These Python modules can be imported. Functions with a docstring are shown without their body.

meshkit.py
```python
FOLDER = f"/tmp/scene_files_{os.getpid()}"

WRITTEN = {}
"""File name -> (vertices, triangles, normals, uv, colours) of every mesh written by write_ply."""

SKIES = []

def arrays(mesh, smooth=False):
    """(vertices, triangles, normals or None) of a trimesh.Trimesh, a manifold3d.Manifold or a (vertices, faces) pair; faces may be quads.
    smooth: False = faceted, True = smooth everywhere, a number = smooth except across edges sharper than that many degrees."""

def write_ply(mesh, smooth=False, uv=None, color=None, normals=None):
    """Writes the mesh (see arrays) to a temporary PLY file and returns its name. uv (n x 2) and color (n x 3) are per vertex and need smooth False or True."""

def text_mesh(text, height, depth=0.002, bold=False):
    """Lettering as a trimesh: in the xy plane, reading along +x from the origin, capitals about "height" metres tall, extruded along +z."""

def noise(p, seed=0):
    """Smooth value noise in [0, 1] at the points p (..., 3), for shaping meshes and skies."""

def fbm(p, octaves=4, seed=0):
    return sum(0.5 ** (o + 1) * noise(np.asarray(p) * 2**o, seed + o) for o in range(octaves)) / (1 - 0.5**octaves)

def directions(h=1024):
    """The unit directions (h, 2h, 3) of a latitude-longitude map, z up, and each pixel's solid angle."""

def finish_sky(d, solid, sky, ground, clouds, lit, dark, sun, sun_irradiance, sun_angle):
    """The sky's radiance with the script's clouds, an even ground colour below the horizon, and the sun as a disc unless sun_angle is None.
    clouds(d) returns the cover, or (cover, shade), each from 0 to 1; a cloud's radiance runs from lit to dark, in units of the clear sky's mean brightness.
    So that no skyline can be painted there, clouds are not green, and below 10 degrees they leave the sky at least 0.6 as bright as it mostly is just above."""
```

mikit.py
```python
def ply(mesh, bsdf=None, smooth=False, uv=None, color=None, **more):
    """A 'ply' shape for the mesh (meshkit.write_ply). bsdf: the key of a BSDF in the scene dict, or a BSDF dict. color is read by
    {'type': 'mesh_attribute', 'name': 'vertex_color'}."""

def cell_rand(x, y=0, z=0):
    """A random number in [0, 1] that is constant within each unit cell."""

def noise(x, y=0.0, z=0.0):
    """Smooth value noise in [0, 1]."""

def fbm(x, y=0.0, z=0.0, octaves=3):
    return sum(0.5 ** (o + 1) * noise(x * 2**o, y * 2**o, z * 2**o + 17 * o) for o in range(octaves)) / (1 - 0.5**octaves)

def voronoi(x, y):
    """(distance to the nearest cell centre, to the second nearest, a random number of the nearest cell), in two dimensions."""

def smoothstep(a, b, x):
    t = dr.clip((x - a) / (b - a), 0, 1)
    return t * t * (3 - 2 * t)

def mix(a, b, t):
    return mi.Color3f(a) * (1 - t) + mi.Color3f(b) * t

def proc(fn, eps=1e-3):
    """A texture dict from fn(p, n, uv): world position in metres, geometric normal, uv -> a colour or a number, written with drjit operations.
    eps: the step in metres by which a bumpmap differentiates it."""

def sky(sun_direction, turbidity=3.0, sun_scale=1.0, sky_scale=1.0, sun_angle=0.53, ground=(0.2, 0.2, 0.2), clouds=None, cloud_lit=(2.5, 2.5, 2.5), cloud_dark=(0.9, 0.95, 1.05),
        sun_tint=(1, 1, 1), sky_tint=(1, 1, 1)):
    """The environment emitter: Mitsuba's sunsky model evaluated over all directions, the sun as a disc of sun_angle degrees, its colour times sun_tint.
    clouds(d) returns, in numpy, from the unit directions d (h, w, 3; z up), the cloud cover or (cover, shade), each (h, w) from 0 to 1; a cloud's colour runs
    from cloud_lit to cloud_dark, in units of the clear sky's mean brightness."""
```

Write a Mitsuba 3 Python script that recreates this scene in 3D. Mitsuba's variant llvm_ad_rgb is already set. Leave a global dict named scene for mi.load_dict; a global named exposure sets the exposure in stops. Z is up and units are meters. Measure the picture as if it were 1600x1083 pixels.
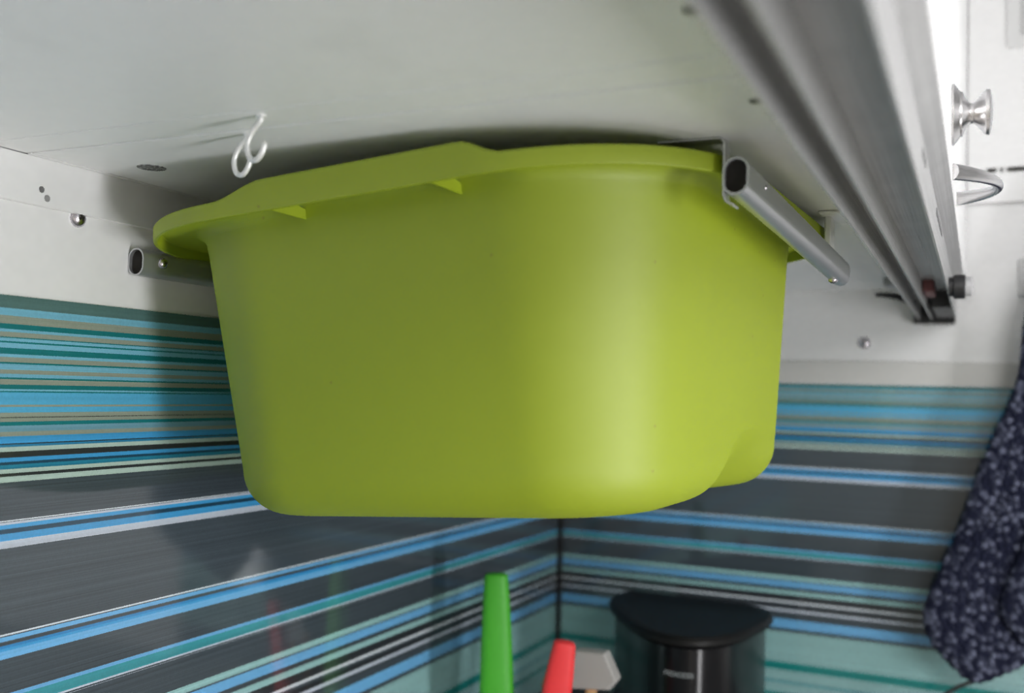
import math
import numpy as np
import trimesh
import drjit as dr
import mitsuba as mi
import mikit
import meshkit
from scipy.spatial.transform import Rotation as Ro
from shapely.geometry import Polygon, Point, box as sbox
from shapely.ops import unary_union

T = mi.ScalarTransform4f
scene = {'type': 'scene'}
labels = {}

# ------------------------------------------------------------------ camera, light, exposure
CAM = np.array([0.62, -1.5204, 0.0])
FWD = np.array([-0.42414, 0.90456, 0.04369])
UP = np.array([-0.0058, -0.0510, 0.9987])
scene['camera'] = {'type': 'thinlens', 'fov': math.degrees(2 * math.atan(800 / 1560.46)), 'fov_axis': 'x',
                   'aperture_radius': 0.0042, 'focus_distance': 0.76, 'near_clip': 0.05, 'far_clip': 50.0,
                   'to_world': T().look_at(origin=CAM.tolist(), target=(CAM + FWD).tolist(), up=UP.tolist())}
exposure = 0.0
WINDOW_LIGHT = (26.5, 26.5, 26.9)      # frosted window of the van's door side
REAR_LIGHT = (15.0, 15.0, 15.0)       # frosted window high in the wall behind the camera
WIN = dict(x=1.80, y0=-1.48, y1=-1.245, z0=-0.95, z1=0.0)
REAR = dict(x0=1.00, x1=1.74, y=-2.2, z0=0.24, z1=0.68)


# ------------------------------------------------------------------ helpers
def lin(r, g, b, k=1.0):
    c = np.array([r, g, b]) / 255.0
    c = np.where(c <= 0.04045, c / 12.92, ((c + 0.055) / 1.055) ** 2.4) * k
    return [float(v) for v in np.clip(c, 0, 0.95)]


def rgb(c):
    return {'type': 'rgb', 'value': list(c)}


def add(key, mesh, mat, smooth=False, **kw):
    scene[key] = mikit.ply(mesh, mat, smooth, **kw)
    return key


def lab(key, label=None, cat=None, group=None, kind=None):
    d = {}
    if label: d['label'] = label
    if cat: d['category'] = cat
    if group: d['group'] = group
    if kind: d['kind'] = kind
    labels[key] = d


def bx(x0, x1, y0, y1, z0, z1):
    m = trimesh.creation.box((x1 - x0, y1 - y0, z1 - z0))
    m.apply_translation(((x0 + x1) / 2, (y0 + y1) / 2, (z0 + z1) / 2))
    return m


def bbox_bev(x0, x1, y0, y1, z0, z1, r=0.001):
    """A box with chamfered edges (hull of three slimmer boxes)."""
    p = []
    for dx, dy, dz in ((0, r, r), (r, 0, r), (r, r, 0)):
        p.append(bx(x0 + dx, x1 - dx, y0 + dy, y1 - dy, z0 + dz, z1 - dz).vertices)
    return trimesh.convex.convex_hull(np.vstack(p))


def cat_(ms):
    return trimesh.util.concatenate(ms)


def loft(loops, cap0=True, cap1=True):
    """Closed loops (k, n, 3) joined to a skin."""
    L = np.asarray(loops, float)
    k, n, _ = L.shape
    V = [L.reshape(-1, 3)]
    F = []
    i = np.arange(n)
    j = (i + 1) % n
    for a in range(k - 1):
        F.append(np.c_[a * n + i, a * n + j, (a + 1) * n + j])
        F.append(np.c_[a * n + i, (a + 1) * n + j, (a + 1) * n + i])
    c = k * n
    if cap0:
        V.append(L[0].mean(0)[None]); F.append(np.c_[np.full(n, c), j, i]); c += 1
    if cap1:
        V.append(L[-1].mean(0)[None]); F.append(np.c_[np.full(n, c), (k - 1) * n + i, (k - 1) * n + j])
    return trimesh.Trimesh(np.vstack(V), np.vstack(F), process=False)


def fix(m):
    m = m.copy()
    m.merge_vertices()
    trimesh.repair.fix_normals(m)
    return m


def lathe(profile, n=48):
    """Revolve (radius, height) about z."""
    return trimesh.creation.revolve(np.asarray(profile, float), sections=n)


def orient(m, origin, axis):
    """z of the mesh laid along axis."""
    a = np.asarray(axis, float)
    M = trimesh.geometry.align_vectors([0, 0, 1], a / np.linalg.norm(a))
    m = m.copy()
    m.apply_transform(M)
    m.apply_translation(origin)
    return m


def tube(path, rad, n=14, closed=False):
    P = np.asarray(path, float)
    d = np.gradient(P, axis=0)
    d /= np.linalg.norm(d, axis=1)[:, None]
    ref = np.array([0.0, 0.0, 1.0]) if abs(d[0][2]) < 0.9 else np.array([1.0, 0, 0])
    a = np.cross(d[0], ref); a /= np.linalg.norm(a)
    loops = []
    rad = np.broadcast_to(rad, (len(P),))
    for p, t, r in zip(P, d, rad):
        a = a - t * (a @ t); a /= np.linalg.norm(a)
        b = np.cross(t, a)
        th = np.linspace(0, 2 * np.pi, n, endpoint=False)
        loops.append(p + r * (np.cos(th)[:, None] * a + np.sin(th)[:, None] * b))
    return fix(loft(loops))


def spline(pts, n=60):
    from scipy.interpolate import CubicSpline
    P = np.asarray(pts, float)
    s = np.r_[0, np.cumsum(np.linalg.norm(np.diff(P, axis=0), axis=1))]
    return CubicSpline(s, P)(np.linspace(0, s[-1], n))


def closed_spline(pts, n=160):
    from scipy.interpolate import CubicSpline
    P = np.asarray(pts, float)
    P = np.vstack([P, P[:1]])
    s = np.r_[0, np.cumsum(np.linalg.norm(np.diff(P, axis=0), axis=1) ** 0.5)]
    return CubicSpline(s, P, bc_type='periodic')(np.linspace(0, s[-1], n, endpoint=False))


# ------------------------------------------------------------------ materials
def plain(name, c, rough=0.5, spec=0.5, metallic=0.0, **kw):
    scene[name] = {'type': 'twosided', 'bsdf': {'type': 'principled', 'base_color': rgb(c) if isinstance(c, (list, tuple)) else c,
                                               'roughness': rough, 'specular': spec, 'metallic': metallic, **kw}}


def white_board(p, n, uv):
    s = 1.0 - 0.05 * mikit.smoothstep(0.62, 0.8, mikit.fbm(p.x * 14, p.y * 14, p.z * 14)) - 0.03 * mikit.noise(p.x * 160, p.y * 160, p.z * 160)
    return mi.Color3f(0.76, 0.76, 0.76) * s


plain('mat_white', mikit.proc(white_board), 0.38, 0.45)
plain('mat_white_warm', [0.58, 0.573, 0.555], 0.4, 0.45)
plain('mat_room', [0.48, 0.48, 0.48], 0.7, 0.3)
plain('mat_room_warm', [0.64, 0.60, 0.54], 0.7, 0.3)
plain('mat_floor', [0.52, 0.49, 0.46], 0.5, 0.4)
plain('mat_counter', [0.30, 0.29, 0.28], 0.4, 0.4)
plain('mat_black', [0.012, 0.012, 0.013], 0.45, 0.5)
plain('mat_black_gloss', [0.005, 0.005, 0.006], 0.20, 0.32)
plain('mat_black_lid', [0.005, 0.005, 0.005], 0.5, 0.25)
plain('mat_dark_hole', [0.02, 0.018, 0.016], 0.8, 0.2)
plain('mat_red_plastic', lin(200, 40, 45), 0.45, 0.5)
plain('mat_dull_red', lin(92, 54, 54), 0.5, 0.4)
plain('mat_grey', lin(170, 170, 172), 0.45, 0.5)
plain('mat_white_plastic', lin(215, 215, 215), 0.3, 0.5)
plain('mat_wood', lin(170, 130, 90), 0.6, 0.3)
plain('mat_print', lin(150, 156, 158), 0.5, 0.3)
plain('mat_grey_panel', lin(205, 205, 205), 0.5, 0.4)
plain('mat_grey_inset', lin(180, 180, 180), 0.5, 0.4)
scene['mat_chrome'] = {'type': 'twosided', 'bsdf': {'type': 'roughconductor', 'material': 'Cr', 'alpha': 0.09}}
scene['mat_nickel'] = {'type': 'twosided', 'bsdf': {'type': 'roughconductor', 'specular_reflectance': rgb([0.80, 0.80, 0.80]), 'material': 'Al', 'alpha': 0.08}}


def brushed(p, n, uv):
    s = 0.34 + 0.10 * mikit.noise(p.x * 900, p.y * 12, p.z * 900) + 0.05 * mikit.fbm(p.x * 60, p.y * 60, p.z * 60)
    return mi.Color3f(s, s, s)


plain('mat_alu', mikit.proc(brushed), 0.4, 0.5, 0.45)
plain('mat_alu_tube', [0.55, 0.56, 0.57], 0.34, 0.5, 0.8)
plain('mat_tube_cut', [0.75, 0.75, 0.75], 0.3, 0.5, 0.6)


def lime(p, n, uv):
    """Lime plastic with faint scuffs and a few dark specks."""
    a, b, r = mikit.voronoi(p.x * 30 + p.y * 21, p.z * 30)
    speck = mikit.smoothstep(0.045, 0.015, a) * mikit.smoothstep(0.93, 0.94, r)
    d = mikit.smoothstep(0.6, 0.85, mikit.fbm(p.x * 9 + 3, p.y * 9, p.z * 12)) * 0.10
    c = mikit.mix((0.248, 0.318, 0.001), (0.23, 0.275, 0.004), d)
    return mikit.mix(c, (0.20, 0.17, 0.02), speck * 0.5)


scene['mat_lime'] = {'type': 'twosided', 'bsdf': {'type': 'principled', 'base_color': mikit.proc(lime), 'roughness': 0.58, 'specular': 0.95}}
plain('mat_green_handle', lin(66, 165, 38), 0.5, 0.45)
plain('mat_red_handle', lin(225, 55, 58), 0.5, 0.45)

# the printed stripes: height where each band begins (going down) and its colour
PAL = dict(TT=(70, 102, 102), LB=(98, 165, 190), TP=(128, 138, 126), TD=(0, 104, 110), SB=(62, 155, 195), SG=(92, 140, 158), BR=(38, 140, 195), NB=(20, 110, 150),
           DK=(42, 46, 50), NV=(22, 62, 84), TB=(10, 112, 140), LG=(155, 178, 170), SL=(57, 67, 74), PL=(168, 178, 192), WH=(190, 198, 206), BL=(88, 158, 205),
           BB=(20, 120, 180), PT=(128, 172, 172), TG=(40, 135, 145), GR=(0, 122, 118))
BANDS = [(0.06, 'TT'), (0.0483, 'LB'), (0.0429, 'TP'), (0.0373, 'TD'), (0.0335, 'LB'), (0.0316, 'TP'), (0.0281, 'TD'), (0.0272, 'LB'), (0.0251, 'TD'), (0.0237, 'LB'),
         (0.0203, 'TD'), (0.0159, 'LB'), (0.0138, 'TP'), (0.0103, 'TD'), (0.009, 'LB'), (0.005, 'TP'), (0.0021, 'LB'), (-0.0004, 'TD'), (-0.0017, 'TP'), (-0.0055, 'TD'),
         (-0.0088, 'LB'), (-0.0099, 'TD'), (-0.0111, 'SB'), (-0.0197, 'TP'), (-0.0212, 'SB'), (-0.0252, 'TP'), (-0.0285, 'DK'), (-0.029, 'TP'), (-0.0318, 'TD'),
         (-0.0344, 'SG'), (-0.0388, 'TP'), (-0.0419, 'BR'), (-0.0471, 'DK'), (-0.0477, 'NB'), (-0.0495, 'LG'), (-0.0528, 'DK'), (-0.0569, 'BR'), (-0.0601, 'NV'),
         (-0.062, 'TB'), (-0.0649, 'LG'), (-0.0681, 'DK'), (-0.0702, 'LG'), (-0.0743, 'SL'), (-0.1011, 'WH'), (-0.1017, 'SL'), (-0.1023, 'PL'), (-0.104, 'BR'),
         (-0.1071, 'NV'), (-0.1103, 'BR'), (-0.1153, 'PL'), (-0.1206, 'SL'), (-0.1806, 'WH'), (-0.1817, 'SL'), (-0.1824, 'BL'), (-0.1858, 'SL'), (-0.1884, 'BB'),
         (-0.1905, 'BR'), (-0.1926, 'BL'), (-0.1980, 'SL'), (-0.2227, 'BL'), (-0.2256, 'TG'), (-0.2333, 'PL'), (-0.2348, 'SL'), (-0.2360, 'PL'), (-0.2363, 'SL'), (-0.2621, 'PT'), (-0.2679, 'SL'),
         (-0.2695, 'BL'), (-0.2785, 'SL'), (-0.2833, 'PT'), (-0.2895, 'DK'), (-0.2984, 'WH'), (-0.3017, 'SL'), (-0.3051, 'DK'), (-0.3105, 'PL'), (-0.3145, 'SL'),
         (-0.3252, 'BL'), (-0.3386, 'SL'), (-0.3434, 'PT'), (-0.3880, 'GR'), (-0.3990, 'PT'), (-0.415, 'TG'), (-0.4175, 'PT'), (-0.432, 'GR'), (-0.438, 'PT'), (-0.47, 'SL')]
ZT, ZB, NT = 0.06, -0.54, 2400
_tab = np.zeros((NT, 3))
_zs = ZT + (ZB - ZT) * (np.arange(NT) + 0.5) / NT
_bz = np.array([b[0] for b in BANDS])
for _i, _z in enumerate(_zs):
    _k = max(0, int((_bz >= _z).sum()) - 1)
    _tab[_i] = lin(*PAL[BANDS[_k][1]], 1.15)
    _tab[_i] = 0.9 * _tab[_i] + 0.1 * _tab[_i].mean()
_rng = np.random.default_rng(4)
_fine = np.interp(np.arange(NT), np.arange(0, NT + 6, 3), _rng.normal(0, 1, len(np.arange(0, NT + 6, 3))))
_slate = np.array([1.0 if BANDS[max(0, int((_bz >= z).sum()) - 1)][1] in ('SL', 'PT', 'DK') else 0.35 for z in _zs])
_tab *= (1 + 0.10 * _fine * _slate)[:, None]
TABLE = [mi.Float(np.ascontiguousarray(_tab[:, c]).astype(np.float32)) for c in range(3)]


def stripes(p, n, uv):
    t = dr.clip((p.z - ZT) / (ZB - ZT) * NT - 0.5, 0, NT - 1.001)
    i = mi.UInt32(t)
    f = t - mi.Float(i)
    grain = 1.0 + 0.10 * (mikit.noise((p.x + p.y) * 900, p.z * 900) - 0.5) + 0.10 * (mikit.noise((p.x + p.y) * 6, p.z * 260) - 0.5)
    c = [dr.lerp(dr.gather(mi.Float, b, i), dr.gather(mi.Float, b, i + 1), f) for b in TABLE]
    return mi.Color3f(*c) * grain


scene['mat_stripes'] = {'type': 'twosided', 'bsdf': {'type': 'principled', 'base_color': mikit.proc(stripes), 'roughness': 0.07, 'specular': 0.75}}


plain('mat_wool', {'type': 'mesh_attribute', 'name': 'vertex_color'}, 0.95, 0.1)

# ------------------------------------------------------------------ the setting
CEIL = 0.159          # underside of the overhead cabinet
ZC = -0.53            # worktop
add('wall_left', bx(-0.06, -0.004, -2.26, 0.06, -1.4, 0.75), 'mat_room'); lab('wall_left', kind='structure')
add('wall_left__board', bx(-0.004, 0.0, -2.2, 0.004, ZC - 0.04, 0.75), 'mat_white'); lab('wall_left__board', 'white wall board above the striped panel')
add('wall_back', bx(-0.004, 1.86, 0.004, 0.06, -1.4, 0.75), 'mat_room'); lab('wall_back', kind='structure')
add('wall_back__board', bx(0.0, 1.8, 0.0, 0.004, -1.4, 0.75), 'mat_white'); lab('wall_back__board', 'white wall board above the striped panel')
w = WIN
add('wall_right', cat_([bx(1.8, 1.86, -2.2, w['y0'], -1.4, 0.75), bx(1.8, 1.86, w['y1'], 0.0, -1.4, 0.75),
                        bx(1.8, 1.86, w['y0'], w['y1'], -1.4, w['z0']), bx(1.8, 1.86, w['y0'], w['y1'], w['z1'], 0.75)]), 'mat_room')
lab('wall_right', kind='structure')
h = REAR
add('wall_front', cat_([bx(0.0, h['x0'], -2.26, -2.2, -1.4, 0.75), bx(h['x1'], 1.8, -2.26, -2.2, -1.4, 0.75),
                        bx(h['x0'], h['x1'], -2.26, -2.2, -1.4, h['z0']), bx(h['x0'], h['x1'], -2.26, -2.2, h['z1'], 0.75)]), 'mat_room_warm'); lab('wall_front', kind='structure')
add('floor', bx(-0.06, 1.86, -2.26, 0.06, -1.46, -1.4), 'mat_floor'); lab('floor', kind='structure')
add('ceiling', bx(-0.06, 1.86, -2.26, 0.06, 0.75, 0.79), 'mat_room')
lab('ceiling', kind='structure')


def glow(key, mesh, c):
    scene[key] = mikit.ply(mesh, 'mat_white_plastic')
    scene[key]['emitter'] = {'type': 'area', 'radiance': rgb(c)}


# window: frame, a middle bar, frosted pane
fr = [bx(1.785, 1.81, w['y0'] - 0.03, w['y0'], w['z0'] - 0.03, w['z1'] + 0.03), bx(1.785, 1.81, w['y1'], w['y1'] + 0.03, w['z0'] - 0.03, w['z1'] + 0.03),
      bx(1.785, 1.81, w['y0'], w['y1'], w['z0'] - 0.03, w['z0']), bx(1.785, 1.81, w['y0'], w['y1'], w['z1'], w['z1'] + 0.03)]
add('window_1', cat_(fr), 'mat_white_plastic'); lab('window_1', kind='structure')
pane = trimesh.Trimesh([[1.812, w['y0'], w['z0']], [1.812, w['y1'], w['z0']], [1.812, w['y1'], w['z1']], [1.812, w['y0'], w['z1']]], [[0, 2, 1], [0, 3, 2]], process=False)
glow('window_1__pane', pane, WINDOW_LIGHT)
fr = [bx(h['x0'] - 0.03, h['x0'], -2.21, -2.188, h['z0'] - 0.03, h['z1'] + 0.03), bx(h['x1'], h['x1'] + 0.03, -2.21, -2.188, h['z0'] - 0.03, h['z1'] + 0.03),
      bx(h['x0'], h['x1'], -2.21, -2.188, h['z0'] - 0.03, h['z0']), bx(h['x0'], h['x1'], -2.21, -2.188, h['z1'], h['z1'] + 0.03)]
add('window_2', cat_(fr), 'mat_white_plastic'); lab('window_2', kind='structure')
pane = trimesh.Trimesh([[h['x0'], -2.215, h['z0']], [h['x1'], -2.215, h['z0']], [h['x1'], -2.215, h['z1']], [h['x0'], -2.215, h['z1']]], [[0, 2, 1], [0, 3, 2]], process=False)
glow('window_2__pane', pane, REAR_LIGHT)

# trims: corner seam, moulding under the back board, batten on the left wall
add('trim_1', cat_([bx(0.0023, 0.0085, -0.0085, -0.0023, ZC + 0.0005, 0.0205)]), 'mat_black'); lab('trim_1', 'black corner seam between the two striped panels', kind='structure')
add('trim_2', bbox_bev(0.0024, 0.80, -0.005, -0.0002, 0.0207, 0.0552, 0.001), 'mat_white_warm'); lab('trim_2', 'off-white moulding along the top of the back panel', kind='structure')
add('trim_3', bbox_bev(0.0002, 0.005, -2.19, -0.004, 0.1238, 0.1588, 0.0004), 'mat_white'); lab('trim_3', 'white batten under the cabinet on the left wall', kind='structure')
add('splashback_panel', bx(0.0003, 0.0022, -2.19, -0.0003, ZC + 0.0005, 0.0572), 'mat_stripes')
lab('splashback_panel', 'glossy turquoise striped splashback panel on the left wall, in the tub\'s shadow', 'backsplash')
add('splashback_panel_001', bx(0.0024, 0.80, -0.0022, -0.0003, ZC + 0.0005, 0.0205), 'mat_stripes')
lab('splashback_panel_001', 'glossy turquoise striped splashback panel on the back wall behind the black coffee maker', 'backsplash')
add('worktop', cat_([bbox_bev(0.001, 0.60, -2.19, -0.001, ZC - 0.04, ZC, 0.003), bbox_bev(0.6003, 1.3, -0.62, -0.001, ZC - 0.04, ZC, 0.003)]), 'mat_counter')
lab('worktop', 'pale kitchen worktop running under the striped splashback panels', 'worktop')
add('base_cabinet', cat_([bx(0.001, 1.26, -0.6, -0.001, -1.399, ZC - 0.0405), bx(0.001, 0.58, -2.19, -0.6, -1.399, ZC - 0.0405)]), 'mat_white')
lab('base_cabinet', 'white base cabinets under the pale worktop', 'cabinet')


# screws
def pan_screw(key, pos, axis, rad, mat='mat_chrome', label=None):
    prof = [(0.0, 0.0), (rad, 0.0), (rad, rad * 0.14), (rad * 0.86, rad * 0.4), (rad * 0.6, rad * 0.62), (rad * 0.3, rad * 0.72), (0.0, rad * 0.75)]
    dome = orient(lathe(prof, 28), pos, axis)
    add(key, dome, mat, 40)
    a = np.asarray(axis, float) / np.linalg.norm(axis)
    cr = cat_([trimesh.creation.box((rad * 0.75, rad * 0.16, rad * 0.1)), trimesh.creation.box((rad * 0.16, rad * 0.75, rad * 0.1))])
    cr.apply_transform(trimesh.transformations.rotation_matrix(0.5, [0, 0, 1]))
    add(key + '__slot' if '__' in key and key.count('__') < 2 else key.replace('__screw', '__screw_slot'), orient(cr, np.asarray(pos) + a * rad * 0.70, axis), 'mat_dark_hole')
    if label: lab(key, label)


pan_screw('wall_left__screw', (0.0, -0.9800, 0.1212), (1, 0, 0), 0.0068, label='chrome screw half hidden by the white batten')
pan_screw('wall_back__screw', (0.4690, 0.0, 0.0818), (0, -1, 0), 0.0085, label='chrome screw in the white wall board beside the green tub')
for k, (y, z, r_) in enumerate([(-1.0168, 0.1358, 0.0025), (-1.0118, 0.1303, 0.0027)]):
    m = orient(lathe([(0, 0.0), (r_, 0.0), (r_ * 0.8, 0.0005), (r_ * 0.35, 0.0002), (0, 0.0002)], 9), (0.005, y, z), (1, 0, 0))
    add('trim_3__nail_head' + ('_%03d' % k if k else ''), m, 'mat_grey_mid' if k else 'mat_grey_dark2', 30)

# ------------------------------------------------------------------ overhead cabinet
S1, S2 = -1.064, -1.031          # joints across the underside
lab('overhead_cabinet', 'white overhead cabinet whose underside spans above the green tub', 'cabinet')
add('overhead_cabinet__bottom_board', bbox_bev(0.0003, 0.5905, -2.19, S1 - 0.0006, CEIL, CEIL + 0.016, 0.0005), 'mat_white')
add('overhead_cabinet__bottom_board_001', bbox_bev(0.0054, 0.5905, S1 + 0.0002, S2 - 0.0006, CEIL, CEIL + 0.016, 0.0006), 'mat_white')
add('overhead_cabinet__bottom_board_002', bbox_bev(0.0111, 0.5905, S2 + 0.0004, -0.0005, CEIL - 0.0004, CEIL + 0.016, 0.0006), 'mat_white')
add('overhead_cabinet__edge_strip', bbox_bev(0.0054, 0.0102, S2 + 0.0002, -0.0005, CEIL - 0.0008, CEIL + 0.016, 0.0005), 'mat_white')
add('overhead_cabinet__carcass', cat_([bx(0.0005, 0.5905, -2.19, -0.0005, CEIL + 0.0165, 0.749)]), 'mat_room')
DX = 0.602
DOORS = [(-2.18, -1.2515), (-1.2485, -0.0135)]
for k, (y0, y1) in enumerate(DOORS):
    key = 'overhead_cabinet__door' + ('_%03d' % k if k else '')
    add(key, bbox_bev(0.5915, DX, y0, y1, 0.1525, 0.745, 0.0012), 'mat_white')
# screws and holes in the underside
for k, (x, y, r_) in enumerate([(0.0601, -0.9673, 0.0105), (0.513, -1.123, 0.0052), (0.5115, -0.987, 0.0048)]):
    prof = [(0, -0.0004), (r_, -0.0004), (r_, 0.0006), (r_ * 0.82, 0.0010), (r_ * 0.4, 0.0006), (0, 0.0006)]
    m = orient(lathe(prof, 32), (x, y, CEIL - 0.0002), (0, 0, -1))
    key = 'overhead_cabinet__screw_cap' + ('_%03d' % k if k else '')
    add(key, m, 'mat_grey_dark' if k else 'mat_cap', 30)
plain('mat_grey_dark', [0.06, 0.06, 0.06], 0.5, 0.4)


def cap_tex(p, n, uv):
    s = 0.10 + 0.25 * mikit.smoothstep(0.45, 0.7, mikit.noise(p.x * 700, p.y * 700))
    return mi.Color3f(s, s, s)


plain('mat_cap', mikit.proc(cap_tex), 0.5, 0.4)

# knob on the door (axis +x)
KN = np.array([DX, -0.7926, 0.1935])
s_ = 0.674 / 1560.46
prof = [(0, 0), (46, 0), (47.5, 1.5), (47.5, 4), (45, 5.5), (41, 9), (37, 12), (35, 14), (34, 17), (33, 18), (25, 22), (18, 27), (15.5, 31), (15.5, 35), (20, 41), (27, 48), (33, 53.5), (34.5, 56),
        (34.5, 61), (33, 62.5), (24, 65), (12, 66.5), (0, 67)]
add('overhead_cabinet__door_001__knob', orient(lathe(np.array(prof) * [s_, s_ * 0.87], 64), KN, (1, 0, 0)), 'mat_nickel', 28)
# bow handle lying level on the door
HA, HB = np.array([DX, -0.7640, 0.1610]), np.array([DX, -0.6170, 0.1690])
pts, rad = [], []
for t in np.linspace(0, 1, 60):
    q = HA + (HB - HA) * t
    s = math.sin(math.pi * t)
    pts.append(q + np.array([0.0300 * (1 - abs(2 * t - 1) ** 2.2), 0, -0.0015 * s]))
    rad.append(0.0057 - 0.0022 * s)
add('overhead_cabinet__door_001__handle', tube(pts, rad, 20), 'mat_nickel', 40)

# ------------------------------------------------------------------ aluminium rail along the cabinet's front edge
FZ = 0.1135
RY0, RY1 = -2.18, -0.022
prof = unary_union([sbox(0.5425, 0.1555, 0.591, 0.1584), sbox(0.5425, FZ, 0.5441, 0.158), sbox(0.5590, FZ, 0.5606, 0.158), sbox(0.5894, FZ, 0.591, 0.158), Polygon([(0.5905, 0.1440), (0.591, 0.1440), (0.6014, 0.1522), (0.5905, 0.1522)]),
                    sbox(0.5440, 0.1370, 0.5595, 0.1558), sbox(0.5606, 0.1360, 0.5740, 0.1558), sbox(0.5740, 0.1363, 0.5900, 0.1558)])
m = trimesh.creation.extrude_polygon(prof, RY1 - RY0, engine='earcut')
V = m.vertices.copy()
m = trimesh.Trimesh(np.c_[V[:, 0], RY0 + V[:, 2], V[:, 1]], m.faces[:, ::-1], process=False)
add('track_rail', m, 'mat_alu')
lab('track_rail', 'long aluminium track rail with three fins along the front edge of the overhead cabinet', 'rail')
for k, (y, ln, z) in enumerate([(-0.922, 0.034, 0.1360), (-0.690, 0.110, 0.1375)]):
    sl = bbox_bev(0.5908, 0.5916, y - ln / 2, y + ln / 2, z - 0.0022, z + 0.0022, 0.0003)
    add('track_rail__slot' + ('_%03d' % k if k else ''), sl, 'mat_grey_dark2')
plain('mat_grey_mid', [0.25, 0.25, 0.25], 0.5, 0.4)
plain('mat_grey_dark2', [0.14, 0.14, 0.14], 0.5, 0.4)
lab('rail_stop', 'black end stop with round knob at the far end of the aluminium track rail', 'rail stop')
add('rail_stop', cat_([bbox_bev(0.5365, 0.5425, -0.020, -0.001, 0.1085, 0.122, 0.001), bbox_bev(0.5442, 0.5588, -0.0215, -0.001, 0.1085, 0.135, 0.001),
                       bbox_bev(0.5608, 0.5892, -0.0215, -0.001, 0.1085, 0.1545, 0.001), bbox_bev(0.5660, 0.5892, -0.20, -0.0220, 0.1150, 0.1365, 0.001)]), 'mat_black')
add('rail_stop__red_block', bbox_bev(0.5620, 0.5730, -0.32, -0.25, 0.1225, 0.1357, 0.001), 'mat_dull_red'); lab('rail_stop__red_block', 'dull red block')
KY, KZ, KR = -0.42, 0.1165, 0.0123
add('rail_stop__knob', orient(fix(lathe([(0, 0), (KR * 0.8, 0), (KR * 0.8, 0.0035), (KR * 0.9, 0.004), (KR, 0.0050), (KR, 0.0140), (KR * 0.94, 0.0152), (0, 0.0152)], 36)), (0.5914, KY, KZ), (1, 0, 0)), 'mat_black', 30)
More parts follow.
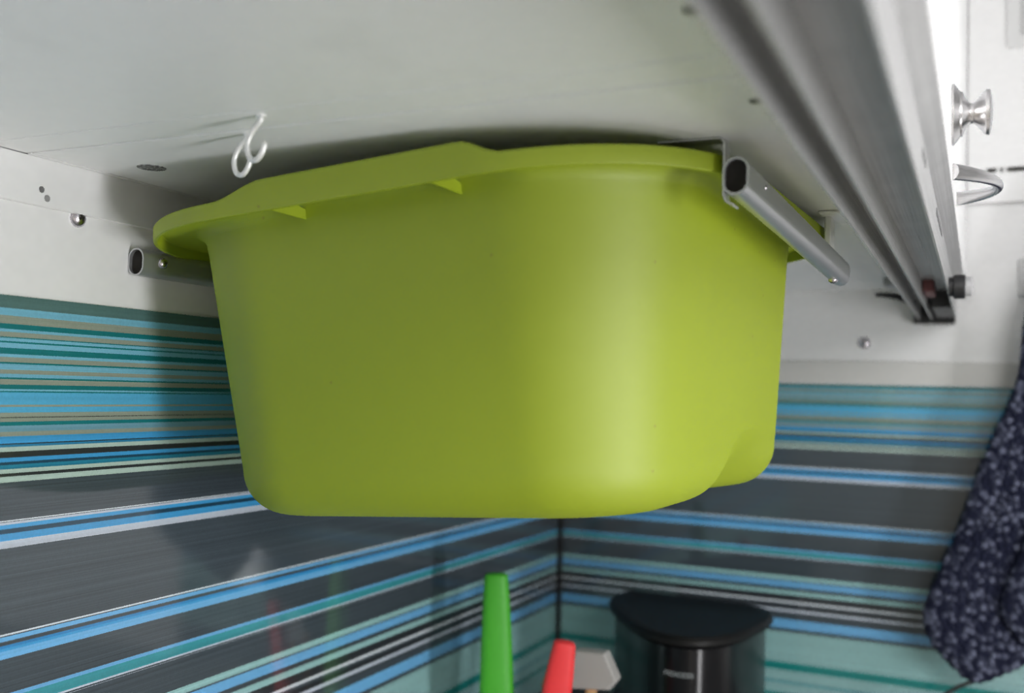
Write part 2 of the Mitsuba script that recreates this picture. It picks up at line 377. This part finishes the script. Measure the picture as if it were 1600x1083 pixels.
add('rail_stop__knob_cap', orient(fix(lathe([(0, 0), (KR * 0.80, 0), (KR * 0.80, 0.0055), (KR * 0.6, 0.0068), (0, 0.0068)], 36)), (0.6067, KY, KZ), (1, 0, 0)), 'mat_grey', 30)
lab('rail_stop__knob_cap', 'grey knob end')
lev = spline([(0.5425, -0.16, 0.1240), (0.530, -0.17, 0.1300), (0.515, -0.18, 0.1325), (0.500, -0.185, 0.1330)], 16)
add('rail_stop__lever', tube(lev, np.linspace(0.0050, 0.0026, 16), 10), 'mat_black', 40)
add('rail_stop__clip', bbox_bev(0.506, 0.526, -0.150, -0.09, 0.1490, 0.1584, 0.001), 'mat_grey')

# ------------------------------------------------------------------ lime green tub
TP_ = dict(x0=0.2536, y0=-0.7297, z0=0.1206, th=-0.0736, ph=0.0053, ps=-0.0426)
A_, B_, R_ = 0.2385, 0.2662, 0.134
a0, b0, R0 = 0.2049, 0.2283, 0.108
a1, b1, R1 = 0.1835, 0.2040, 0.087
H_, RF, LIP = 0.2121, 0.0356, 0.0126
MT = Ro.from_euler('ZYX', [TP_['ps'], TP_['th'], TP_['ph']]).as_matrix()
OT = np.array([TP_['x0'], TP_['y0'], TP_['z0']])


def rrect(a, b, R, na=26, ns=30):
    R = min(R, a - 1e-3, b - 1e-3)
    out = []
    for k, (sx, sy) in enumerate([(1, 1), (-1, 1), (-1, -1), (1, -1)]):
        t = np.linspace(k * np.pi / 2, (k + 1) * np.pi / 2, na)
        arc = np.c_[sx * (a - R) + R * np.cos(t), sy * (b - R) + R * np.sin(t)]
        nx, ny = [(-1, 1), (-1, -1), (1, -1), (1, 1)][k]
        t1 = (k + 1) * np.pi / 2
        nxt = np.array([nx * (a - R) + R * np.cos(t1), ny * (b - R) + R * np.sin(t1)])
        out += [arc, arc[-1] + (nxt - arc[-1]) * (np.arange(1, ns) / ns)[:, None]]
    return np.vstack(out)


def sstep(a, b, x):
    t = np.clip((x - a) / (b - a), 0, 1)
    return t * t * (3 - 2 * t)


def lift(P):
    """Raised grips in the middle of the front and of the back rim."""
    x = P[:, 0]
    up = sstep(-0.104, -0.058, x) * (1 - sstep(0.094, 0.122, x))
    return 0.0100 * up * (np.abs(P[:, 1]) > 0.17)


WAIST = 0.027


def waist(P, c):
    """A shallow groove in the left and right sides that deepens towards the floor."""
    g = WAIST * sstep(-0.155, -H_ + 0.006, np.array(c)) if np.isscalar(c) else 0
    k = np.exp(-((P[:, 1] - 0.045) / 0.052) ** 2)
    Q = P.copy()
    Q[:, 0] -= np.sign(P[:, 0]) * g * k * np.clip(np.abs(P[:, 0]) / 0.12, 0, 1) ** 2
    return Q


def wall_loop(c, off=0.0):
    t = np.clip(-c / (H_ - RF), 0, 1)
    a, b, R = a0 + (a1 - a0) * t - off, b0 + (b1 - b0) * t - off, R0 + (R1 - R0) * t - off
    return a, b, max(R, 0.02)


loops = []


def put(P, c, l=0.0):
    P = waist(P, float(c))
    cc = np.full(len(P), c) + l * lift(P)
    loops.append(np.c_[P, cc])


TH = 0.0028
# inside: from the middle of the floor up
for s in (0.05, 0.35, 0.7):
    put(rrect(a1 * s, b1 * s, R1 * s), -H_ + TH)
for al in np.linspace(np.pi / 2, 0, 9):
    d = RF * (1 - math.cos(al)); c = -(H_ - RF) - RF * math.sin(al)
    put(rrect(a1 - d - TH, b1 - d - TH, max(R1 - d, 0.02)), c + TH * math.sin(al))
for c in np.linspace(-(H_ - RF), -0.012, 18)[1:]:
    put(rrect(*wall_loop(c, TH)), c)
# rim: over the top, down the lip, back under the flange
a, b, R = wall_loop(-0.004, TH)
put(rrect(a, b, R), -0.002, 0.6)
put(rrect(a0 + 0.001, b0 + 0.001, R0), LIP - 0.003, 1)
put(rrect(a0 + 0.005, b0 + 0.005, R0 + 0.003), LIP, 1)
put(rrect(A_ - 0.0035, B_ - 0.0035, R_ - 0.003), LIP + 0.0002, 1)
put(rrect(A_ - 0.0012, B_ - 0.0012, R_ - 0.001), LIP - 0.0006, 1)
put(rrect(A_, B_, R_), LIP - 0.0022, 1)
put(rrect(A_, B_, R_), 0.0008, 0)
put(rrect(A_ - 0.0008, B_ - 0.0008, R_), 0.0, 0)
put(rrect(A_ - 0.0020, B_ - 0.0020, R_), 0.0, 0)
put(rrect(A_ - 0.0026, B_ - 0.0026, R_), 0.0008, 0)
put(rrect(A_ - 0.0030, B_ - 0.0030, R_), LIP - 0.0045, 1)
put(rrect(A_ - 0.0050, B_ - 0.0050, R_ - 0.003), LIP - 0.0032, 1)
for al in np.linspace(0, np.pi / 2, 7):
    rfi = 0.012
    off = rfi * (1 - math.sin(al)); c = (LIP - 0.0032) - rfi * (1 - math.cos(al))
    aa, bb, rr_ = wall_loop(0.0)
    put(rrect(aa + off, bb + off, rr_ + off), c, 1 - al / (np.pi / 2) * 0.6)
for c in np.linspace(-0.006, -(H_ - RF), 40):
    put(rrect(*wall_loop(c)), c)
for al in np.linspace(0, np.pi / 2, 16)[1:]:
    d = RF * (1 - math.cos(al)); c = -(H_ - RF) - RF * math.sin(al)
    put(rrect(a1 - d, b1 - d, max(R1 - d, 0.02)), c)
for s in (0.75, 0.5, 0.25, 0.05):
    put(rrect((a1 - RF) * s, (b1 - RF) * s, max(R1 - RF, 0.02) * s), -H_)
m = loft(loops, True, True)
m.vertices = m.vertices @ MT.T + OT
if m.volume < 0: m.invert()
add('plastic_tub', m, 'mat_lime', 50)
lab('plastic_tub', 'large lime green plastic tub hanging by its rim between two metal rails', 'tub')
k = 0
for sy in (-1, 1):
    for x in (-0.051, 0.075):
        yl, yb = sy * (B_ - 0.002), sy * (b0 + 0.0)
        t = 0.0008
        P = [(x + dx, y, c) for dx in (-t, t) for (y, c) in ((yl, 0.0002), (yb - sy * 0.002, -0.0005), (yb - sy * 0.002, 0.006), (yl, LIP))]
        m = trimesh.convex.convex_hull(np.array(P)); m.vertices = m.vertices @ MT.T + OT
        add('plastic_tub__rib' + ('_%03d' % k if k else ''), m, 'mat_lime'); k += 1


# ------------------------------------------------------------------ oval hanging rails
def stadium(wd, ht, n=16):
    r = wd / 2
    t = np.linspace(0, np.pi, n)
    top = np.c_[r * np.cos(t), (ht / 2 - r) + r * np.sin(t)]
    t = np.linspace(np.pi, 2 * np.pi, n)
    bot = np.c_[r * np.cos(t), -(ht / 2 - r) + r * np.sin(t)]
    return np.vstack([top, bot])


def oval_tube(key, p0, p1, wd=0.0125, ht=0.0225, wall=0.0014):
    p0, p1 = np.array(p0, float), np.array(p1, float)
    d = (p1 - p0) / np.linalg.norm(p1 - p0)
    sx = np.cross(d, [0, 0, 1.0]); sx /= np.linalg.norm(sx)
    sz = np.cross(sx, d)
    o, i = stadium(wd, ht), stadium(wd - 2 * wall, ht - 2 * wall)

    def L(S, p): return p + S[:, :1] * sx + S[:, 1:] * sz
    m = loft([L(i, p1), L(i, p0), L(o, p0), L(o, p1), L(i, p1)], False, False)
    m = trimesh.Trimesh(m.vertices, m.faces, process=False)
    add(key, m, 'mat_alu_tube', 30)
    for k, (p, sg) in enumerate(((p0, 1), (p1, -1))):
        a = p + d * sg * 0.003
        pl = fix(loft([L(i * 0.97, a), L(i * 0.97, a + d * sg * 0.008)]))
        add(key + '__end_plug' + ('_%03d' % k if k else ''), pl, 'mat_dark_hole', 30)
    lab(key + '__end_plug', 'dark plug inside the open end')
    return d, sx, sz


# left: screwed flat to the wall
oval_tube('hanging_rail', (0.0086, -0.9290, 0.0945), (0.0086, -0.43, 0.0945), 0.0165, 0.0225)
lab('hanging_rail', 'oval metal tube screwed flat to the white left wall under the tub\'s rim', 'rail')
pan_screw('hanging_rail__screw', (0.0168, -0.9085, 0.0955), (1, 0, 0), 0.0046, label='shiny round-headed screw')
pan_screw('hanging_rail__screw_001', (0.0168, -0.46, 0.0955), (1, 0, 0), 0.0046)
# right: held by two bent straps under the cabinet
q0, q1 = np.array([0.4866, -0.9265, 0.1323]), np.array([0.5058, -0.5820, 0.1136])
d, sx, sz = oval_tube('hanging_rail_001', q0, q1, 0.0162, 0.0235)
lab('hanging_rail_001', 'oval metal tube held under the cabinet by straps, right of the green tub', 'rail')


def strap(key, p, drop):
    """Flat strip: along the cabinet's underside, down behind the tube, its end curled under it."""
    x = p[0] - 0.0090
    path = np.array([(x - 0.042, CEIL - 0.0014), (x - 0.004, CEIL - 0.0014), (x - 0.001, CEIL - 0.0024), (x, CEIL - 0.0052), (x, p[2] - 0.010), (x + 0.0015, p[2] - 0.0134), (x + 0.0060, p[2] - 0.0158)])
    th, wdt = 0.0012, 0.014
    nrm = np.gradient(path, axis=0); nrm /= np.linalg.norm(nrm, axis=1)[:, None]
    nn = np.c_[-nrm[:, 1], nrm[:, 0]]
    loopsS = []
    for q, n_ in zip(path, nn):
        a, b = q + n_ * th / 2, q - n_ * th / 2
        loopsS.append([(a[0], p[1] - wdt / 2, a[1]), (a[0], p[1] + wdt / 2, a[1]), (b[0], p[1] + wdt / 2, b[1]), (b[0], p[1] - wdt / 2, b[1])])
    add(key, fix(loft(loopsS)), 'mat_alu_tube')


strap('hanging_rail_001__strap', q0 + (q1 - q0) * 0.035, 0.02)
m = bbox_bev(0.4960, 0.5270, -0.655, -0.600, CEIL - 0.0034, CEIL - 0.0008, 0.001)
m2 = bbox_bev(0.4990, 0.5045, -0.640, -0.615, 0.1275, CEIL - 0.0029, 0.001)
add('hanging_rail_001__bracket', cat_([m, m2]), 'mat_white_plastic'); lab('hanging_rail_001__bracket', 'white mounting bracket at the far end')
pq = q0 + (q1 - q0) * 0.90
pan_screw('hanging_rail_001__screw', pq - sz * 0.0118, -sz, 0.0042)
for k, (y, z) in enumerate([(-0.845, 0.0)]):
    p = q0 + d * 0.040 + sx * 0.0081 + sz * 0.002
    add('hanging_rail_001__rivet', orient(lathe([(0, 0), (0.0018, 0), (0.0012, 0.0007), (0, 0.0009)], 14), p, sx), 'mat_chrome', 40)

# ------------------------------------------------------------------ cup hooks
hookA = [(0.2331, -1.0543, 0.1590), (0.2325, -1.0543, 0.1555), (0.2300, -1.0543, 0.1530), (0.2262, -1.0543, 0.1485), (0.2236, -1.0543, 0.1425), (0.2242, -1.0543, 0.1370), (0.2270, -1.0543, 0.1328),
         (0.2306, -1.0543, 0.1325), (0.2338, -1.0543, 0.1352), (0.2360, -1.0543, 0.1395), (0.2368, -1.0543, 0.1430)]


def cup_hook(key, pts, label):
    P = spline(pts, 70)
    r = np.full(70, 0.0017); r[-3:] = (0.0015, 0.0011, 0.0005)
    add(key, tube(P, r, 14), 'mat_hook', True)
    col = lathe([(0, 0), (0.0032, 0), (0.0030, 0.0010), (0.0019, 0.0018), (0.0016, 0.003), (0, 0.003)], 24)
    add(key + '__collar', orient(col, (pts[0][0], pts[0][1], CEIL), (0, 0, -1)), 'mat_hook', 40)
    lab(key, label, 'hook')


plain('mat_hook', [0.80, 0.80, 0.80], 0.25, 0.6, 0.35)
cup_hook('cup_hook', hookA, 'white wire cup hook under the cabinet, nearer of the two and higher in view')
dlt = np.array([0.1968 - 0.2331, -1.0235 + 1.0543, 0.0])
cup_hook('cup_hook_001', [tuple(np.array(p) + dlt) for p in hookA], 'white wire cup hook under the cabinet, farther of the two and nearest the tub rim')

# ------------------------------------------------------------------ wall cabinet on the back wall, far right
lab('wall_cabinet', 'white wall cupboard above the back wall at the upper right, behind the chrome door handle', 'cabinet')
add('wall_cabinet', bx(0.6025, 1.6, -0.006, -0.0005, 0.2760, 0.745), 'mat_white')
add('wall_cabinet__rail', bbox_bev(0.6025, 1.6, -0.012, -0.006, 0.2745, 0.3165, 0.001), 'mat_white')
add('wall_cabinet__door', cat_([bbox_bev(0.6026, 1.6, -0.012, -0.006, 0.3225, 0.745, 0.001), bbox_bev(0.6026, 0.6270, -0.0118, -0.006, 0.3155, 0.3240, 0.0003)]), 'mat_white')
add('wall_cabinet__gap_seal', bx(0.6271, 1.6, -0.0085, -0.006, 0.3165, 0.3225), 'mat_dark_hole')
for k, x in enumerate((0.6415, 0.6500)):
    add('wall_cabinet__hinge_pin' + ('_%03d' % k if k else ''), bx(x - 0.0022, x + 0.0022, -0.0115, -0.0085, 0.3164, 0.3226), 'mat_white_plastic')


def ring_xz(x0, x1, z0, z1, r, wd, y0, y1):
    o = sbox(x0 + r, z0 + r, x1 - r, z1 - r).buffer(r, quad_segs=8)
    i = sbox(x0 + wd + r * 0.6, z0 + wd + r * 0.6, x1 - wd - r * 0.6, z1 - wd - r * 0.6).buffer(r * 0.6, quad_segs=8)
    m = trimesh.creation.extrude_polygon(o.difference(i), y1 - y0, engine='earcut')
    m2 = trimesh.creation.extrude_polygon(i, (y1 - y0) * 0.3, engine='earcut')
    out = []
    for mm, top in ((m, y0), (m2, y1 - (y1 - y0) * 0.3)):
        V = mm.vertices
        out.append(trimesh.Trimesh(np.c_[V[:, 0], top + V[:, 2], V[:, 1]], mm.faces[:, ::-1], process=False))
    return out


f_, i_ = ring_xz(0.6510, 0.90, 0.4860, 0.70, 0.006, 0.016, -0.0165, -0.012)
add('wall_cabinet__door__vent_frame', f_, 'mat_grey_panel')
add('wall_cabinet__door__vent_inset', i_, 'mat_grey_inset')
add('light_switch', bbox_bev(0.6665, 0.715, -0.009, -0.0004, 0.1460, 0.1970, 0.002), 'mat_grey_panel')
add('light_switch__rocker', bbox_bev(0.6740, 0.7075, -0.012, -0.009, 0.153, 0.190, 0.001), 'mat_white_plastic')
lab('light_switch', 'pale grey switch plate on the white back wall at the right edge', 'light switch')

# ------------------------------------------------------------------ woven towel
TY = -0.085
sc_ = (CAM[1] - TY) / (CAM[1] + 0.2)


def at_depth(pts, y):
    k = (y - CAM[1]) / (-0.2 - CAM[1])
    return [(CAM[0] + (x - CAM[0]) * k, CAM[2] + (z - CAM[2]) * k) for x, z in pts]


def cushion(outline, yc, thick, centre, na=800, nr=140, edge=0.030, seed=1):
    """A soft, thick cloth lobe with the given outline in x and z; its chunky stitches stand out of the surface."""
    import shapely
    from scipy.spatial import cKDTree
    O = closed_spline(outline, na * 3)
    L = np.r_[0, np.cumsum(np.linalg.norm(np.diff(np.vstack([O, O[:1]]), axis=0), axis=1))]
    u = np.linspace(0, L[-1], na, endpoint=False)
    OO = np.vstack([O, O[:1]])
    O = np.c_[np.interp(u, L, OO[:, 0]), np.interp(u, L, OO[:, 1])]
    c = np.array(centre)
    ring = Polygon(O).exterior
    rng = np.random.default_rng(seed)
    lo, hi = O.min(0) - 0.02, O.max(0) + 0.02
    gx, gz = np.meshgrid(np.arange(lo[0], hi[0], 0.0076), np.arange(lo[1], hi[1], 0.0066), indexing='ij')
    gx = gx + 0.0038 * (np.arange(gx.shape[1]) % 2)[None, :]
    cells = np.c_[gx.ravel(), gz.ravel()] + rng.normal(0, 0.0012, (gx.size, 2))
    tone = rng.random(gx.size)
    tree = cKDTree(cells)
    pts, cols = [], []
    for side in (-1, 1):
        fr = np.linspace(0.02, 1, nr if side < 0 else nr // 3) ** 0.8
        for s in (fr if side < 0 else fr[::-1][1:]):
            P = c + (O - c) * s
            dist = shapely.distance(shapely.points(P), ring) if s < 1 else np.zeros(na)
            q = np.clip(dist / edge, 0, 1)
            t = thick * np.sqrt(np.clip(1 - (1 - q) ** 2, 0, 1))
            fold = 0.006 * (meshkit.fbm(np.c_[P[:, 0] * 22, P[:, 1] * 7, np.zeros(na)], 2, seed) - 0.5)
            d, k = tree.query(P)
            hh = np.clip(1 - (d / 0.0048) ** 2, 0, 1)
            grow = 0.0042 * hh * (0.6 + 0.6 * tone[k])
            rad_ = (P - c) / np.maximum(np.linalg.norm(P - c, axis=1), 1e-6)[:, None]
            XZ = P + rad_ * (grow * (1 - q))[:, None]
            pts.append(np.c_[XZ[:, 0], yc + side * (t + grow * q + fold * q), XZ[:, 1]])
            f = np.clip((tone[k] - 0.35) / 0.65, 0, 1)[:, None] ** 1.6 * (0.25 + 0.75 * hh[:, None])
            cols.append(np.array([0.014, 0.016, 0.034]) * (1 - f) + np.array([0.165, 0.180, 0.260]) * f)
    m = loft(pts, False, False)
    if m.volume < 0: m.invert()
    return m, np.vstack(cols)


def add_wool(key, made):
    m, col = made
    scene[key] = mikit.ply(m, 'mat_wool', True, color=col)


back = at_depth([(0.735, 0.26), (0.700, 0.20), (0.667, 0.099), (0.6605, 0.031), (0.6306, -0.0534), (0.600, -0.1466), (0.5655, -0.2339), (0.5602, -0.2575), (0.5690, -0.287), (0.6011, -0.322), (0.6218, -0.3290),
                 (0.6688, -0.3020), (0.720, -0.27), (0.760, -0.20), (0.775, -0.05), (0.770, 0.12), (0.757, 0.24)], TY)
add_wool('towel', cushion(back, TY, 0.014, at_depth([(0.675, -0.08)], TY)[0], seed=2))
lab('towel', 'chunky dark navy woven towel hanging at the right edge of the picture', 'towel')
front = at_depth([(0.742, 0.24), (0.712, 0.10), (0.690, -0.05), (0.669, -0.160), (0.6450, -0.232), (0.6520, -0.258), (0.680, -0.282), (0.740, -0.262), (0.770, -0.18), (0.780, 0.0), (0.772, 0.15), (0.760, 0.23)], TY - 0.022)
add_wool('towel__fold', cushion(front, TY - 0.022, 0.012, at_depth([(0.715, -0.08)], TY)[0], na=560, nr=90, seed=7))
peg = fix(lathe([(0, 0), (0.012, 0), (0.012, 0.004), (0.005, 0.006), (0.005, 0.118), (0.009, 0.121), (0.009, 0.128), (0, 0.130)], 28))
add('towel_peg', orient(peg, (0.790, -0.0004, 0.245), (0, -1, 0)), 'mat_chrome', 30)
lab('towel_peg', 'small metal peg on the back wall holding the navy towel', 'peg')
cord = spline([(0.642, -0.080, -0.330), (0.614, -0.086, -0.358), (0.590, -0.090, -0.372), (0.566, -0.095, -0.400), (0.545, -0.095, -0.46), (0.520, -0.095, -0.518), (0.47, -0.095, -0.527)], 50)
add('power_cord', tube(cord, 0.0026, 10), 'mat_black', True)
lab('power_cord', 'thin black cord running down from behind the navy towel', 'cord')

# ------------------------------------------------------------------ coffee maker
lid = closed_spline([(0.153, -0.140), (0.162, -0.120), (0.25, -0.116), (0.345, -0.122), (0.370, -0.145), (0.377, -0.19), (0.370, -0.255), (0.349, -0.318), (0.315, -0.350), (0.270, -0.346), (0.222, -0.304), (0.182, -0.245), (0.156, -0.190)], 160)
body_poly = Polygon(lid).buffer(-0.010)
lab('coffee_maker', 'glossy black coffee maker standing in the corner in front of the back striped panel', 'coffee maker')


def poly_stack(levels):
    """Loft of buffered outlines: (offset, z), all sampled at the same number of points."""
    out = []
    for off, z in levels:
        p = Polygon(lid).buffer(off, quad_segs=16)
        ring = p.exterior
        c0 = np.array([0.27, -0.22])
        pts = np.array([ring.interpolate(t, normalized=True).coords[0] for t in np.linspace(0, 1, 200, endpoint=False)])
        ang = np.arctan2(pts[:, 1] - c0[1], pts[:, 0] - c0[0])
        o = np.argsort(ang)
        th = np.linspace(-np.pi, np.pi, 200, endpoint=False)
        x = np.interp(th, ang[o], pts[o, 0], period=2 * np.pi); y = np.interp(th, ang[o], pts[o, 1], period=2 * np.pi)
        out.append(np.c_[x, y, np.full(200, z)])
    m = loft(out)
    m = fix(m)
    return m, out


zb = ZC + 0.0005
mbody, rings = poly_stack([(-0.016, zb), (-0.010, zb + 0.006), (-0.009, -0.44), (-0.009, -0.36), (-0.009, -0.302), (-0.011, -0.2995)])
add('coffee_maker', mbody, 'mat_black_gloss', 35)
mlid, _ = poly_stack([(-0.010, -0.2995), (-0.002, -0.2975), (0.0, -0.295), (0.0, -0.290), (-0.003, -0.286), (-0.010, -0.2845), (-0.018, -0.286), (-0.030, -0.289), (-0.06, -0.289)])
add('coffee_maker__lid', mlid, 'mat_black_lid', 35)
# lettering wrapped on the front
ringp = np.array(rings[3])[:, :2]
txt = meshkit.text_mesh('PRINCESS', 0.0054, 0.0004)
seg = np.r_[0, np.cumsum(np.linalg.norm(np.diff(ringp, axis=0), axis=1))]
tx = txt.vertices[:, 0]
s0 = seg[np.argmin(np.hypot(ringp[:, 0] - 0.2985, ringp[:, 1] + 0.344))] - (tx.max() - tx.min()) / 2 + txt.vertices[:, 0] - tx.min()
px, py = np.interp(s0, seg, ringp[:, 0]), np.interp(s0, seg, ringp[:, 1])
tgx, tgy = np.interp(s0 + 0.001, seg, ringp[:, 0]) - px, np.interp(s0 + 0.001, seg, ringp[:, 1]) - py
ln = np.hypot(tgx, tgy)
nx, ny = tgy / ln, -tgx / ln
o_ = txt.vertices[:, 2] + 0.0001
txt.vertices = np.c_[px + nx * o_, py + ny * o_, -0.3350 + txt.vertices[:, 1]]
add('coffee_maker__lettering', txt, 'mat_print'); lab('coffee_maker__lettering', 'small white lettering')

# ------------------------------------------------------------------ utensils in a crock
CX, CY = 0.150, -0.455
crock = fix(lathe([(0, 0.0), (0.050, 0.0), (0.054, 0.003), (0.056, 0.09), (0.0575, 0.100), (0.055, 0.1015), (0.0525, 0.099), (0.051, 0.006), (0, 0.006)], 56))
crock.apply_translation((CX, CY, ZC + 0.0005))
add('utensil_crock', crock, 'mat_white_plastic', 30)
lab('utensil_crock', 'white crock on the worktop holding the utensils', 'crock')


def blade_handle(p_top, p_bot, widths, depths, side, n=28, nl=26, dome=0.004):
    """A flattened tapering handle from p_bot to p_top; side = direction of its width."""
    p0, p1 = np.array(p_bot, float), np.array(p_top, float)
    ax = (p1 - p0) / np.linalg.norm(p1 - p0)
    sd = np.array(side, float); sd -= ax * (sd @ ax); sd /= np.linalg.norm(sd)
    fw = np.cross(ax, sd)
    L = np.linalg.norm(p1 - p0)
    th = np.linspace(0, 2 * np.pi, n, endpoint=False)
    ex = 2 / 2.6
    cx, cy = np.sign(np.cos(th)) * np.abs(np.cos(th)) ** ex, np.sign(np.sin(th)) * np.abs(np.sin(th)) ** ex
    out = []
    ts = np.r_[np.linspace(0, 1, nl)]
    for t in ts:
        wv, dv = np.interp(t, *widths) / 2, np.interp(t, *depths) / 2
        out.append(p0 + ax * (t * L) + (cx * wv)[:, None] * sd + (cy * dv)[:, None] * fw)
    wv, dv = widths[1][-1] / 2, depths[1][-1] / 2
    for f, hgt in ((0.94, 0.35), (0.82, 0.7), (0.6, 0.92), (0.3, 1.0)):
        out.append(p1 + ax * dome * hgt + (cx * wv * f)[:, None] * sd + (cy * dv * f)[:, None] * fw)
    return fix(loft(out))


g = blade_handle((0.1114, -0.4621, -0.2170), (0.1180, -0.4550, -0.505), ([0, 0.30, 0.52, 0.75, 0.9, 1.0], [0.022, 0.034, 0.0405, 0.0355, 0.0315, 0.0275]), ([0, 0.5, 1], [0.014, 0.022, 0.017]), (0.905, 0.42, 0.02))
add('green_utensil', g, 'mat_green_handle', 40)
lab('green_utensil', 'bright green utensil handle standing upright, taller than the red one', 'utensil')
rd = blade_handle((0.2025, -0.4711, -0.2815), (0.165, -0.4600, -0.510), ([0, 0.4, 0.65, 0.85, 1.0], [0.020, 0.030, 0.0355, 0.0315, 0.0250]), ([0, 0.5, 1], [0.014, 0.022, 0.016]), (0.905, 0.42, 0.02))
add('red_utensil', rd, 'mat_red_handle', 40)
lab('red_utensil', 'red utensil handle leaning right beside the green one', 'utensil')
# wooden spoon behind the red handle
wsp = blade_handle((0.176, -0.435, -0.325), (0.160, -0.440, -0.515), ([0, 0.6, 0.8, 0.93, 1.0], [0.009, 0.010, 0.018, 0.026, 0.018]), ([0, 0.6, 1], [0.008, 0.008, 0.008]), (0.9, 0.42, 0))
add('wooden_spoon', wsp, 'mat_wood', 40)
lab('wooden_spoon', 'wooden spoon half hidden behind the red utensil handle', 'spoon')
# pale spatula: a slanted block head on a wooden handle
hp = np.array([(0.196, -0.300), (0.232, -0.2985), (0.247, -0.328), (0.238, -0.340), (0.190, -0.345)])
P3 = np.vstack([np.c_[hp[:, 0], np.full(5, -0.420), hp[:, 1]], np.c_[hp[:, 0], np.full(5, -0.404), hp[:, 1]],
                np.c_[0.218 + (hp[:, 0] - 0.218) * 0.92, np.full(5, -0.4225), -0.322 + (hp[:, 1] + 0.322) * 0.92]])
add('spatula', trimesh.convex.convex_hull(P3), 'mat_spatula', 20)
plain('mat_spatula', lin(160, 158, 155), 0.45, 0.4)
lab('spatula', 'pale grey spatula head with a slanted corner between the red handle and the coffee maker', 'spatula')
sh = blade_handle((0.216, -0.412, -0.338), (0.175, -0.445, -0.515), ([0, 1], [0.011, 0.013]), ([0, 1], [0.009, 0.010]), (0.9, 0.42, 0))
add('spatula__handle', sh, 'mat_wood', 40); lab('spatula__handle', 'wooden handle')
